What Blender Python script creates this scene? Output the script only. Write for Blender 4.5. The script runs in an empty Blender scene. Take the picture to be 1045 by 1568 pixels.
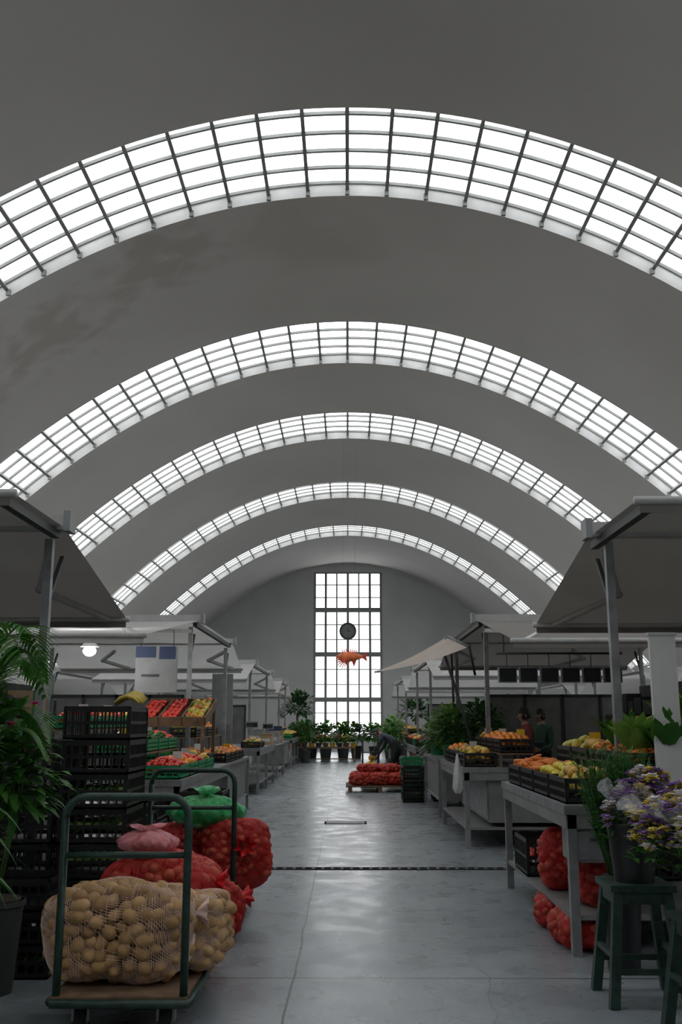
import bpy, math, random
import numpy as np
from mathutils import Vector, Matrix, Euler
random.seed(7)
R=random.random
def U(a,b): return a+(b-a)*random.random()
scene=bpy.context.scene
scene.view_settings.view_transform='Standard'
scene.view_settings.look='None'

# ---------------------------------------------------------------- materials
def new_mat(name):
    m=bpy.data.materials.new(name); m.use_nodes=True
    nt=m.node_tree; b=nt.nodes['Principled BSDF']
    return m,nt,b
def P(name,col,rough=.6,metal=0,var=.12,scale=6,bump=0,spec=.5,emit=0):
    m,nt,b=new_mat(name)
    tc=nt.nodes.new('ShaderNodeTexCoord'); n=nt.nodes.new('ShaderNodeTexNoise')
    n.inputs['Scale'].default_value=scale; n.inputs['Detail'].default_value=5
    nt.links.new(tc.outputs['Object'],n.inputs['Vector'])
    r=nt.nodes.new('ShaderNodeValToRGB'); r.color_ramp.elements[0].position=.3; r.color_ramp.elements[1].position=.7
    r.color_ramp.elements[0].color=[max(0,c*(1-var)) for c in col]+[1]
    r.color_ramp.elements[1].color=[min(1,c*(1+var)) for c in col]+[1]
    nt.links.new(n.outputs['Fac'],r.inputs['Fac']); nt.links.new(r.outputs['Color'],b.inputs['Base Color'])
    b.inputs['Roughness'].default_value=rough; b.inputs['Metallic'].default_value=metal
    b.inputs['Specular IOR Level'].default_value=spec
    if bump:
        bp=nt.nodes.new('ShaderNodeBump'); bp.inputs['Strength'].default_value=bump; bp.inputs['Distance'].default_value=.02
        nt.links.new(n.outputs['Fac'],bp.inputs['Height']); nt.links.new(bp.outputs['Normal'],b.inputs['Normal'])
    if emit:
        b.inputs['Emission Color'].default_value=(*col,1); b.inputs['Emission Strength'].default_value=emit
    return m
def ISL(name,cols,rough=.5,spec=.5,trans=0,bump=0):
    m,nt,b=new_mat(name)
    g=nt.nodes.new('ShaderNodeNewGeometry'); r=nt.nodes.new('ShaderNodeValToRGB')
    e=r.color_ramp.elements
    while len(e)<len(cols): e.new(.5)
    for i,c in enumerate(cols):
        e[i].position=i/(max(1,len(cols)-1)); e[i].color=(*c,1)
    nt.links.new(g.outputs['Random Per Island'],r.inputs['Fac'])
    n=nt.nodes.new('ShaderNodeTexNoise'); n.inputs['Scale'].default_value=30
    tc=nt.nodes.new('ShaderNodeTexCoord'); nt.links.new(tc.outputs['Object'],n.inputs['Vector'])
    mx=nt.nodes.new('ShaderNodeMix'); mx.data_type='RGBA'; mx.blend_type='MULTIPLY'; mx.inputs[0].default_value=.3
    nt.links.new(r.outputs['Color'],mx.inputs[6]); nt.links.new(n.outputs['Fac'],mx.inputs[7])
    nt.links.new(mx.outputs[2],b.inputs['Base Color'])
    b.inputs['Roughness'].default_value=rough; b.inputs['Specular IOR Level'].default_value=spec
    if bump:
        bp=nt.nodes.new('ShaderNodeBump'); bp.inputs['Strength'].default_value=bump; bp.inputs['Distance'].default_value=.01
        nt.links.new(n.outputs['Fac'],bp.inputs['Height']); nt.links.new(bp.outputs['Normal'],b.inputs['Normal'])
    if trans:
        t=nt.nodes.new('ShaderNodeBsdfTranslucent'); nt.links.new(mx.outputs[2],t.inputs['Color'])
        ms=nt.nodes.new('ShaderNodeMixShader'); ms.inputs[0].default_value=trans
        out=nt.nodes['Material Output']
        nt.links.new(b.outputs[0],ms.inputs[1]); nt.links.new(t.outputs[0],ms.inputs[2]); nt.links.new(ms.outputs[0],out.inputs[0])
    return m
def FAB(name,col,trans=.3):
    m,nt,b=new_mat(name)
    tc=nt.nodes.new('ShaderNodeTexCoord'); n=nt.nodes.new('ShaderNodeTexNoise'); n.inputs['Scale'].default_value=1.5; n.inputs['Detail'].default_value=6
    nt.links.new(tc.outputs['Object'],n.inputs['Vector'])
    r=nt.nodes.new('ShaderNodeValToRGB'); r.color_ramp.elements[0].color=[c*.8 for c in col]+[1]; r.color_ramp.elements[1].color=[min(1,c*1.15) for c in col]+[1]
    nt.links.new(n.outputs['Fac'],r.inputs['Fac']); nt.links.new(r.outputs['Color'],b.inputs['Base Color'])
    b.inputs['Roughness'].default_value=.8; b.inputs['Specular IOR Level'].default_value=.2
    t=nt.nodes.new('ShaderNodeBsdfTranslucent'); nt.links.new(r.outputs['Color'],t.inputs['Color'])
    ms=nt.nodes.new('ShaderNodeMixShader'); ms.inputs[0].default_value=trans
    nt.links.new(b.outputs[0],ms.inputs[1]); nt.links.new(t.outputs[0],ms.inputs[2]); nt.links.new(ms.outputs[0],nt.nodes['Material Output'].inputs[0])
    return m
def FILM(name,col,alpha=.35,rough=.15):
    m,nt,b=new_mat(name)
    b.inputs['Base Color'].default_value=(*col,1); b.inputs['Roughness'].default_value=rough
    n=nt.nodes.new('ShaderNodeTexNoise'); n.inputs['Scale'].default_value=14
    mr=nt.nodes.new('ShaderNodeMapRange'); mr.inputs[3].default_value=alpha*.5; mr.inputs[4].default_value=min(1,alpha*1.5)
    nt.links.new(n.outputs['Fac'],mr.inputs[0]); nt.links.new(mr.outputs[0],b.inputs['Alpha'])
    return m

def vault_mat():
    m,nt,b=new_mat('vault_plaster')
    tc=nt.nodes.new('ShaderNodeTexCoord')
    def noise(s,d=6,w=0):
        n=nt.nodes.new('ShaderNodeTexNoise'); n.inputs['Scale'].default_value=s; n.inputs['Detail'].default_value=d
        n.inputs['Distortion'].default_value=w; nt.links.new(tc.outputs['Object'],n.inputs['Vector']); return n
    def mix(a,bc,fac,mode='MIX'):
        x=nt.nodes.new('ShaderNodeMix'); x.data_type='RGBA'; x.blend_type=mode
        if isinstance(fac,float): x.inputs[0].default_value=fac
        else: nt.links.new(fac,x.inputs[0])
        for k,i in ((a,6),(bc,7)):
            if isinstance(k,tuple): x.inputs[i].default_value=k
            else: nt.links.new(k,x.inputs[i])
        return x.outputs[2]
    n1=noise(.25); r=nt.nodes.new('ShaderNodeValToRGB')
    r.color_ramp.elements[0].position=.3; r.color_ramp.elements[0].color=(.56,.54,.515,1)
    r.color_ramp.elements[1].position=.7; r.color_ramp.elements[1].color=(.63,.61,.585,1)
    nt.links.new(n1.outputs['Fac'],r.inputs['Fac'])
    col=r.outputs['Color']
    def patch(c,rad,scale,thr,w=.3,amt=.75):
        vm=nt.nodes.new('ShaderNodeVectorMath'); vm.operation='DISTANCE'; vm.inputs[1].default_value=c
        nt.links.new(tc.outputs['Object'],vm.inputs[0])
        f=nt.nodes.new('ShaderNodeMapRange'); f.inputs[1].default_value=rad; f.inputs[2].default_value=rad*.2
        nt.links.new(vm.outputs['Value'],f.inputs[0])
        n=noise(scale,12,w)
        mm=nt.nodes.new('ShaderNodeMath'); mm.operation='MULTIPLY'; nt.links.new(f.outputs[0],mm.inputs[0]); nt.links.new(n.outputs['Fac'],mm.inputs[1])
        g=nt.nodes.new('ShaderNodeMapRange'); g.inputs[1].default_value=thr-.06; g.inputs[2].default_value=thr+.14; g.inputs[4].default_value=amt
        nt.links.new(mm.outputs[0],g.inputs[0]); return g.outputs[0]
    p1=patch((-3.3,16.1,9.3),2.6,1.9,.38,.3,.6); p2=patch((-5.3,17.0,8.3),3.2,1.8,.41,.3,.6); p4=patch((-7.2,17.6,6.9),2.4,1.6,.38,.3,.5)
    p3=patch((-.8,16.4,10),2.8,.6,.34,amt=.5)
    n3=noise(2.5,10)
    dk=mix((.36,.32,.29,1),(.47,.435,.405,1),n3.outputs['Fac'])
    col=mix(col,(.49,.45,.415,1),p3)
    col=mix(col,dk,p1); col=mix(col,dk,p2); col=mix(col,dk,p4)
    nt.links.new(col,b.inputs['Base Color']); b.inputs['Roughness'].default_value=.9
    n2=noise(3); bp=nt.nodes.new('ShaderNodeBump'); bp.inputs['Strength'].default_value=.2; bp.inputs['Distance'].default_value=.03
    nt.links.new(n2.outputs['Fac'],bp.inputs['Height']); nt.links.new(bp.outputs['Normal'],b.inputs['Normal'])
    return m
def floor_mat():
    m,nt,b=new_mat('worn_concrete')
    tc=nt.nodes.new('ShaderNodeTexCoord'); sx=nt.nodes.new('ShaderNodeSeparateXYZ'); nt.links.new(tc.outputs['Object'],sx.inputs[0])
    def N(s,d=8,w=0):
        n=nt.nodes.new('ShaderNodeTexNoise'); n.inputs['Scale'].default_value=s; n.inputs['Detail'].default_value=d; n.inputs['Distortion'].default_value=w
        nt.links.new(tc.outputs['Object'],n.inputs['Vector']); return n.outputs['Fac']
    def M(op,a,bb=None):
        x=nt.nodes.new('ShaderNodeMath'); x.operation=op
        for i,k in enumerate((a,bb)):
            if k is None: continue
            if isinstance(k,(int,float)): x.inputs[i].default_value=k
            else: nt.links.new(k,x.inputs[i])
        return x.outputs[0]
    def line(out,pos,w,wob=None):
        d=M('SUBTRACT',out,pos)
        if wob is not None: d=M('ADD',d,wob)
        return M('LESS_THAN',M('ABSOLUTE',d),w)
    wob=M('MULTIPLY',M('SUBTRACT',N(1.2),.5),.05)
    wob2=M('MULTIPLY',M('SUBTRACT',N(.6),.5),.9)
    L=line(sx.outputs[0],-.33,.007,wob)
    for y in (6.4,15.0,19.3,28,37,46): L=M('MAXIMUM',L,line(sx.outputs[1],y,.009))
    cr=line(sx.outputs[0],.75,.004,wob2); cr=M('MULTIPLY',cr,.55); L=M('MAXIMUM',L,cr)
    for x in (-4.5,4.5,-9,9): L=M('MAXIMUM',L,line(sx.outputs[0],x,.008))
    r=nt.nodes.new('ShaderNodeValToRGB'); e=r.color_ramp.elements
    e[0].position=.3; e[0].color=(.18,.205,.22,1); e[1].position=.7; e[1].color=(.255,.285,.30,1)
    nt.links.new(N(1.3,12,0),r.inputs['Fac'])
    r2=nt.nodes.new('ShaderNodeValToRGB'); r2.color_ramp.elements[0].position=.32; r2.color_ramp.elements[0].color=(.5,.48,.46,1)
    r2.color_ramp.elements[1].position=.40; r2.color_ramp.elements[1].color=(1,1,1,1); nt.links.new(N(9,14,0),r2.inputs['Fac'])
    mx=nt.nodes.new('ShaderNodeMix'); mx.data_type='RGBA'; mx.blend_type='MULTIPLY'; mx.inputs[0].default_value=.6
    nt.links.new(r.outputs[0],mx.inputs[6]); nt.links.new(r2.outputs[0],mx.inputs[7])
    m2=nt.nodes.new('ShaderNodeMix'); m2.data_type='RGBA'; nt.links.new(L,m2.inputs[0]); nt.links.new(mx.outputs[2],m2.inputs[6]); m2.inputs[7].default_value=(.04,.04,.04,1)
    nt.links.new(m2.outputs[2],b.inputs['Base Color'])
    mr=nt.nodes.new('ShaderNodeMapRange'); mr.inputs[1].default_value=.35; mr.inputs[2].default_value=.65; mr.inputs[3].default_value=.23; mr.inputs[4].default_value=.36
    nt.links.new(N(3,14,0),mr.inputs[0]); nt.links.new(mr.outputs[0],b.inputs['Roughness'])
    bp=nt.nodes.new('ShaderNodeBump'); bp.inputs['Strength'].default_value=.05; bp.inputs['Distance'].default_value=.0015
    nt.links.new(N(22,6),bp.inputs['Height']); nt.links.new(bp.outputs['Normal'],b.inputs['Normal'])
    return m
VAULT=vault_mat(); FLOOR=floor_mat()
LIP=P('white_lip_plaster',(.70,.70,.69),.8,scale=2)
MULL=P('skylight_bar_paint',(.27,.28,.265),.6,scale=3)
WALLM=P('end_wall_plaster',(.56,.56,.555),.85,var=.06,scale=.7)
STEEL=P('galvanised_steel',(.27,.275,.28),.4,.45,var=.25,scale=7)
STEELD=P('dull_steel_panel',(.235,.235,.23),.5,.3,var=.18,scale=4)
WHITEP=P('white_powder_coat',(.45,.45,.44),.5)
DARKP=P('dark_powder_coat',(.04,.045,.045),.5)
DRAIN=P('cast_iron',(.012,.012,.012),.95,spec=.1)
BLACKPL=P('black_plastic',(.011,.011,.012),.42,var=.3,scale=12)
GREENPL=P('green_plastic',(.01,.22,.08),.4)
GREENP=P('green_cart_paint',(.012,.038,.028),.45,var=.5,scale=20)
WOODD=P('brown_timber',(.15,.09,.05),.7,var=.35,scale=12)
CARD=P('cardboard',(.36,.25,.15),.85)
FABD=FAB('taupe_awning_fabric',(.235,.22,.203),.22)
FABW=FAB('white_awning_fabric',(.57,.57,.55),.42)
FABB=FAB('beige_awning_fabric',(.60,.52,.45),.4)
PAPER=P('white_board',(.58,.58,.56),.7,var=.04)
BLUEM=P('blue_print',(.03,.05,.12),.6)
YELM=P('yellow_plastic',(.7,.42,.02),.45)
POT=P('clay_pot',(.22,.10,.06),.8)
SOIL=P('soil',(.03,.02,.015),.9,bump=.4)
SCREEN=P('dark_screen',(.015,.016,.018),.2)
GREYEQ=P('equipment_grey',(.27,.28,.28),.5)
LAMPM=P('lamp_diffuser',(1,1,1),.5,emit=14)
RUBBER=P('rubber',(.015,.015,.015),.8)
FR={
 'oranges':(ISL('orange_peel',[(.85,.23,.01),(.92,.32,.02),(.8,.17,.01)],.4,bump=.1),.038,(1,1,1)),
 'tomatoes':(ISL('tomato_skin',[(.72,.02,.01),(.82,.05,.015),(.65,.015,.01)],.2),.035,(1,1,.85)),
 'lemons':(ISL('lemon_peel',[(.82,.62,.03),(.66,.58,.05),(.88,.68,.06)],.4),.032,(1.35,1,1)),
 'pears':(ISL('pear_skin',[(.50,.46,.04),(.68,.52,.04),(.32,.40,.05),(.68,.36,.02)],.45),.042,(1.35,1,1)),
 'mangoes':(ISL('mango_skin',[(.68,.38,.03),(.60,.18,.03),(.38,.36,.05),(.72,.48,.04)],.4),.048,(1.4,1,.9)),
 'apples':(ISL('apple_skin',[(.5,.04,.02),(.6,.25,.05),(.38,.45,.06)],.25),.036,(1,1,.9)),
 'carrots':(ISL('carrot_skin',[(.85,.26,.02),(.75,.18,.015)],.5),.022,(3.2,1,1)),
 'cucumbers':(ISL('cucumber_skin',[(.03,.12,.02),(.05,.18,.03)],.4),.024,(3.6,1,1)),
 'potatoes':(ISL('potato_skin',[(.42,.25,.11),(.53,.33,.16),(.32,.185,.085),(.46,.28,.125)],.75,.2,bump=.4),.042,(1.3,1,.9)),
 'onions':(ISL('onion_skin',[(.45,.19,.08),(.55,.25,.1)],.4),.035,(1,1,.9)),
 'peppers':(ISL('pepper_skin',[(.55,.02,.01),(.7,.47,.03),(.05,.24,.03)],.2),.042,(1.2,1,1)),
 'limes':(ISL('lime_skin',[(.12,.3,.04),(.22,.4,.06)],.35),.032,(1.1,1,1)),
}
REDPOT=ISL('potato_in_red_net',[(.42,.055,.03),(.50,.10,.05),(.30,.03,.02)],.6,.3)
NETW=P('pale_net',(.72,.55,.48),.5); NETR=P('red_net',(.60,.012,.018),.4)
REDFILM=FILM('red_net_film',(.60,.008,.015),.26,.5)
LEAF=ISL('leaf_green',[(.045,.17,.025),(.08,.25,.04),(.03,.115,.02),(.13,.32,.055)],.45,.4,.28)
LEAFD=ISL('leaf_dark_green',[(.018,.07,.018),(.028,.10,.022),(.045,.145,.03)],.35,.5,.18)
LEAFL=ISL('leaf_light_green',[(.18,.38,.06),(.26,.46,.09),(.12,.30,.05)],.5,.4,.3)
DILL=ISL('dill_green',[(.045,.17,.035),(.08,.23,.05)],.6,.3,.28)
STEM=P('stem_green',(.06,.13,.03),.6)
FLP=ISL('purple_petals',[(.34,.18,.52),(.45,.30,.62),(.25,.10,.42)],.6,.3,.25)
FLY=ISL('yellow_petals',[(.9,.70,.10),(.88,.77,.28)],.6,.3,.25)
FLW=ISL('white_petals',[(.88,.85,.80),(.78,.73,.79)],.6,.3,.25)
FLK=ISL('pink_petals',[(.65,.05,.25),(.75,.15,.35)],.6,.3,.25)
CELLO=FILM('cellophane',(.85,.87,.9),.2,.08)
BAGG=FILM('green_bag_film',(.03,.45,.14),.75,.3)
BAGP=FILM('pink_bag_film',(.70,.26,.30),.55,.3)
BAGW=FILM('white_bag_film',(.6,.6,.6),.8,.35)
BAN=ISL('banana_peel',[(.65,.45,.04),(.6,.47,.08)],.45)

# ---------------------------------------------------------------- builder
def ico(sub):
    import bmesh
    bm=bmesh.new(); bmesh.ops.create_icosphere(bm,subdivisions=sub,radius=1)
    v=np.array([x.co[:] for x in bm.verts]); f=[[q.index for q in p.verts] for p in bm.faces]; bm.free(); return v,f
ICO={1:ico(1),2:ico(2),3:ico(3)}
class MB:
    def __init__(s): s.v=[];s.f=[];s.m=[];s.s=[];s.mats=[];s.n=0
    def mi(s,mat):
        if mat not in s.mats: s.mats.append(mat)
        return s.mats.index(mat)
    def add(s,vs,fs,mat,smooth=False,M=None):
        vs=np.asarray(vs,dtype=float).reshape(-1,3)
        if M is not None:
            A=np.array(M); vs=vs@A[:3,:3].T+A[:3,3]
        i=s.mi(mat); o=s.n
        s.v.append(vs); s.n+=len(vs)
        s.f.extend([[a+o for a in f] for f in fs]); s.m.extend([i]*len(fs)); s.s.extend([smooth]*len(fs))
    def box(s,c,d,mat,M=None,rz=0):
        x,y,z=d[0]/2,d[1]/2,d[2]/2
        vs=np.array([(-x,-y,-z),(x,-y,-z),(x,y,-z),(-x,y,-z),(-x,-y,z),(x,-y,z),(x,y,z),(-x,y,z)])
        if rz:
            ca,sa=math.cos(rz),math.sin(rz); vs=vs@np.array([[ca,sa,0],[-sa,ca,0],[0,0,1]])
        vs=vs+np.array(c)
        s.add(vs,[(0,3,2,1),(4,5,6,7),(0,1,5,4),(1,2,6,5),(2,3,7,6),(3,0,4,7)],mat,False,M)
    def b2(s,a,b,mat,M=None):
        s.box([(a[i]+b[i])/2 for i in range(3)],[abs(b[i]-a[i]) for i in range(3)],mat,M)
    def path(s,pts,r,mat,seg=8,closed=False,square=False,M=None):
        pts=[Vector(p) for p in pts]; n=len(pts); rs=r if isinstance(r,(list,tuple)) else [r]*n
        vs=[];fs=[]
        if square: seg=4
        prev=None
        for i,p in enumerate(pts):
            if i==0: d=pts[1]-p
            elif i==n-1: d=p-pts[-2]
            else: d=(pts[i+1]-p).normalized()+(p-pts[i-1]).normalized()
            if d.length<1e-9: d=Vector((0,0,1))
            d.normalize()
            if prev is None:
                u=Vector((0,0,1)) if abs(d.z)<.9 else Vector((1,0,0))
                a=d.cross(u).normalized()
            else:
                a=(prev-d*prev.dot(d))
                a=a.normalized() if a.length>1e-6 else d.orthogonal().normalized()
            prev=a; b=d.cross(a)
            for k in range(seg):
                t=2*math.pi*(k+(.5 if square else 0))/seg
                vs.append(p+(a*math.cos(t)+b*math.sin(t))*rs[i]*(1.414 if square else 1))
        for i in range(n-1):
            for k in range(seg):
                k2=(k+1)%seg; fs.append((i*seg+k,i*seg+k2,(i+1)*seg+k2,(i+1)*seg+k))
        fs.append(tuple(range(seg-1,-1,-1))); fs.append(tuple((n-1)*seg+k for k in range(seg)))
        s.add([v[:] for v in vs],fs,mat,not square,M)
    def sph(s,c,r,mat,sc=(1,1,1),rot=None,sub=2,M=None):
        v,f=ICO[sub]; v=v*np.array(sc)*r
        if rot is not None:
            A=np.array(Euler(rot).to_matrix()); v=v@A.T
        s.add(v+np.array(c),f,mat,True,M)
    def cone(s,c,r0,r1,h,mat,seg=20,cap=True,M=None):
        vs=[];
        for r,z in((r0,0),(r1,h)):
            for k in range(seg):
                t=2*math.pi*k/seg; vs.append((c[0]+r*math.cos(t),c[1]+r*math.sin(t),c[2]+z))
        fs=[(k,(k+1)%seg,seg+(k+1)%seg,seg+k) for k in range(seg)]
        s.add(vs,fs,mat,True,M)
        if cap: s.add(vs,[tuple(range(seg-1,-1,-1)),tuple(range(seg,2*seg))],mat,False,M)
    def leaf(s,base,d,L,W,mat,droop=.3,seg=4,fold=.15,shape=.8):
        d=Vector(d).normalized(); up=Vector((0,0,1))
        side=d.cross(up)
        if side.length<.05: side=Vector((R()-.5,R()-.5,0))
        side.normalize(); nrm=side.cross(d)
        vs=[];fs=[]
        b=Vector(base)
        for i in range(seg+1):
            t=i/seg; c=b+d*L*t-up*droop*L*t*t
            w=W*.5*math.sin(math.pi*min(1,(t*.94+.06))**shape) if i<seg else 0.0005
            vs+= [(c-side*w+nrm*fold*w)[:],c[:],(c+side*w+nrm*fold*w)[:]]
        for i in range(seg):
            o=i*3; fs+=[(o,o+1,o+4,o+3),(o+1,o+2,o+5,o+4)]
        s.add(vs,fs,mat,True)
    def build(s,name,parent=None,keep=False):
        me=bpy.data.meshes.new(name)
        V=np.concatenate(s.v)
        lo=V.min(0);hi=V.max(0); c=np.zeros(3) if keep else np.array([(lo[0]+hi[0])/2,(lo[1]+hi[1])/2,lo[2]])
        V=V-c
        me.from_pydata(V.tolist(),[],s.f)
        for m in s.mats: me.materials.append(m)
        me.polygons.foreach_set('material_index',s.m); me.polygons.foreach_set('use_smooth',s.s)
        me.update()
        o=bpy.data.objects.new(name,me); scene.collection.objects.link(o); o.location=c
        if parent: o.parent=parent
        return o
def empty(name,loc=(0,0,0)):
    o=bpy.data.objects.new(name,None); scene.collection.objects.link(o); o.empty_display_size=.2; return o

# ---------------------------------------------------------------- room
ZC=10.0; K=17.0; T=.27; XS=math.sqrt(K*7.2); XM=math.sqrt(K*ZC)
zi=lambda x: ZC-x*x/K
xs=sorted(set([round(v,4) for v in np.linspace(-XS,XS,91)]+[round(v,4) for v in np.linspace(-XM,-XS,9)]+[round(v,4) for v in np.linspace(XS,XM,9)]))
def nrm(x):
    l=math.hypot(2*x/K,1); return (2*x/K/l,1/l)
def ring(x,off):
    a,b=nrm(x); return (x+a*off,zi(x)+b*off)
YB=54.0; YF=-10.0
near=[-3.2,4.7,12.6,20.27,26.8,35.06,43.28]; far=[-.8,7.1,15.01,22.84,29.4,37.65,45.7]
mb=MB()
def shell(xl,y0,y1,caps=True):
    n=len(xl)
    for off,flip in((0,0),(T,1)):
        vs=[];
        for x in xl:
            a,b=ring(x,off); vs+=[(a,y0,b),(a,y1,b)]
        fs=[(2*i,2*i+1,2*i+3,2*i+2) for i in range(n-1)]
        mb.add(vs,fs,VAULT,True)
    for y in (y0,y1):
        vs=[]
        for x in xl:
            a,b=ring(x,0); c,d=ring(x,T); vs+=[(a,y,b),(c,y,d)]
        mb.add(vs,[(2*i,2*i+1,2*i+3,2*i+2) for i in range(n-1)],LIP,False)
edges=[YF]
for a,b in zip(near,far): edges+=[a,b]
edges.append(YB)
for i in range(0,len(edges),2): shell(xs,edges[i],edges[i+1])
lo=[x for x in xs if x<=-XS+1e-3]; hi=[x for x in xs if x>=XS-1e-3]
for a,b in zip(near,far):
    for xl in (lo,hi):
        shell(xl,a,b)
        x=xl[-1] if xl is lo else xl[0]
        p=ring(x,0); q=ring(x,T)
        mb.add([(p[0],a,p[1]),(p[0],b,p[1]),(q[0],b,q[1]),(q[0],a,q[1])],[(0,1,2,3)],LIP)
mb.build('ceiling',keep=True)
tab=[0];xx=[0]
while xx[-1]<XS:
    x=xx[-1]+.01; tab.append(tab[-1]+.01*math.hypot(1,2*x/K)); xx.append(x)
mx_=[];k=0
while k*.646<tab[-1]:
    x=float(np.interp(k*.646,tab,xx)); mx_.append(x); 
    if k: mx_.append(-x)
    k+=1
for wi,(a,b) in enumerate(zip(near,far)):
    m=MB()
    for x in mx_:
        nx,nz=nrm(x); tx,tz=nz,-nx
        vs=[]
        for y in (a,b):
            for st,so in((-1,T-.18),(1,T-.18),(1,T),(-1,T)):
                p=ring(x,so); vs.append((p[0]+tx*.028*st,y,p[1]+tz*.028*st))
        m.add(vs,[(0,1,5,4),(1,2,6,5),(2,3,7,6),(3,0,4,7)],MULL)
        p=ring(x,.06); m.box((p[0],b-.02,p[1]),(.07,.05,.10),MULL)
    xl=[x for x in xs if abs(x)<=XS+1e-3]
    for j in range(0,6):
        y=a+(b-a)*j/5; w=.022 if 0<j<5 else .03
        vs=[]
        for x in xl:
            for dy,so in((-w,T-.06),(w,T-.06),(w,T-.01),(-w,T-.01)):
                p=ring(x,so); vs.append((p[0],y+dy,p[1]))
        fs=[]
        for i in range(len(xl)-1):
            for q in range(4):
                q2=(q+1)%4; fs.append((4*i+q,4*i+q2,4*i+4+q2,4*i+4+q))
        m.add(vs,fs,MULL)
    m.build('window_%d'%(wi+2),keep=True)
m=MB(); m.add([(-XM-.5,YF-.3,0),(XM+.5,YF-.3,0),(XM+.5,YB+.3,0),(-XM-.5,YB+.3,0)],[(0,1,2,3)],FLOOR); m.build('floor',keep=True)
def endwall(name,y,win,thick):
    m=MB()
    wx=1.8; xl=sorted(set(xs+[-wx,wx]))
    for yy in (y,y+thick):
        for x0,x1 in zip(xl[:-1],xl[1:]):
            if win and x0>=-wx-1e-6 and x1<=wx+1e-6: parts=[(0,.55,0,.55),(9.5,zi(x0),9.5,zi(x1))]
            else: parts=[(0,zi(x0),0,zi(x1))]
            for a0,b0,a1,b1 in parts:
                m.add([(x0,yy,a0),(x1,yy,a1),(x1,yy,b1),(x0,yy,b0)],[(0,1,2,3)],WALLM)
    if win:
        y2=y+thick
        m.add([(-wx,y,.55),(-wx,y2,.55),(wx,y2,.55),(wx,y,.55),(-wx,y,9.5),(-wx,y2,9.5),(wx,y2,9.5),(wx,y,9.5)],[(0,1,2,3),(4,5,6,7),(0,1,5,4),(2,3,7,6)],WALLM)
    m.build(name,keep=True)
endwall('wall_back',YB,True,.3); endwall('wall_front',YF,False,-.2)
m=MB()
zs=[.55,2.66,5.05,7.44,9.5]
for z in zs[1:-1]: m.box((0,YB+.05,z),(3.6,.2,.24),MULL)
m.box((0,YB+.05,.6),(3.6,.2,.1),MULL); m.box((0,YB+.05,9.47),(3.6,.2,.08),MULL)
for i in range(7):
    x=-1.8+.6*i; w=.13 if i in(0,1,3,5,6) else .08
    m.box((x,YB+.05,(.55+9.5)/2),(w,.12,8.95),MULL)
for a,b in zip(zs[:-1],zs[1:]):
    for j in (1,2): m.box((0,YB+.05,a+(b-a)*j/3),(3.6,.08,.05),MULL)
m.build('window_1',keep=True)
m=MB()
def ringmesh(m,c,r0,r1,y0,y1,mat,n=36):
    vs=[]
    for k in range(n):
        t=2*math.pi*k/n
        for r,y in((r0,y0),(r1,y0),(r1,y1),(r0,y1)): vs.append((c[0]+r*math.cos(t),y,c[1]+r*math.sin(t)))
    fs=[]
    for k in range(n):
        for q in range(4):
            q2=(q+1)%4;k2=(k+1)%n; fs.append((4*k+q,4*k+q2,4*k2+q2,4*k2+q))
    m.add(vs,fs,mat)
cz=6.28
ringmesh(m,(0,cz),.37,.46,YB-.25,YB-.05,DARKP)
ringmesh(m,(0,cz),.0,.38,YB-.18,YB-.06,GREYEQ)
m.box((0,YB-.2,cz+.1),(.03,.02,.22),DARKP); m.box((.07,YB-.2,cz),(.16,.02,.03),DARKP)
for k in range(12):
    t=k*math.pi/6; m.box((.31*math.cos(t),YB-.2,cz+.31*math.sin(t)),(.03,.02,.03),DARKP)
m.build('wall_clock')
m=MB(); m.b2((-2.2,10.84,0),(2.6,11.02,.004),DRAIN)
x=-2.18
while x<2.55: m.b2((x,10.90,.0041),(x+.03,10.96,.006),STEELD); x+=.10
m.build('floor_drain')
m=MB(); m.b2((-.36,15.55,0),(.28,15.98,.003),DRAIN); m.b2((-.33,15.6,.003),(.25,15.93,.006),STEELD); m.build('drain_cover')

# ---------------------------------------------------------------- crates and fruit
def crate(m,c,lx,ly,h,mat,th=.012,solid=False):
    x,y,z=c
    m.b2((x-lx/2,y-ly/2,z),(x+lx/2,y+ly/2,z+.012),mat)
    levels=[(.0,.035),(h*.5-.01,h*.5+.012),(h-.035,h)]
    for a,b in levels:
        for sx in(-1,1):
            m.b2((x+sx*lx/2,y-ly/2,z+a),(x+sx*(lx/2-th),y+ly/2,z+b),mat)
        for sy in(-1,1):
            m.b2((x-lx/2,y+sy*ly/2,z+a),(x+lx/2,y+sy*(ly/2-th),z+b),mat)
    def slats(L,fn):
        n=max(3,int(L/.055)); 
        for i in range(n+1):
            t=-L/2+L*i/n; w=.013 if 0<i<n else .03
            fn(t,w)
    slats(lx-.02,lambda t,w:[m.b2((x+t-w/2,y+s*(ly/2-.001),z+.02),(x+t+w/2,y+s*(ly/2-th+.001),z+h-.01),mat) for s in(-1,1)])
    slats(ly-.02,lambda t,w:[m.b2((x+s*(lx/2-.001),y+t-w/2,z+.02),(x+s*(lx/2-th+.001),y+t+w/2,z+h-.01),mat) for s in(-1,1)])
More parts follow.
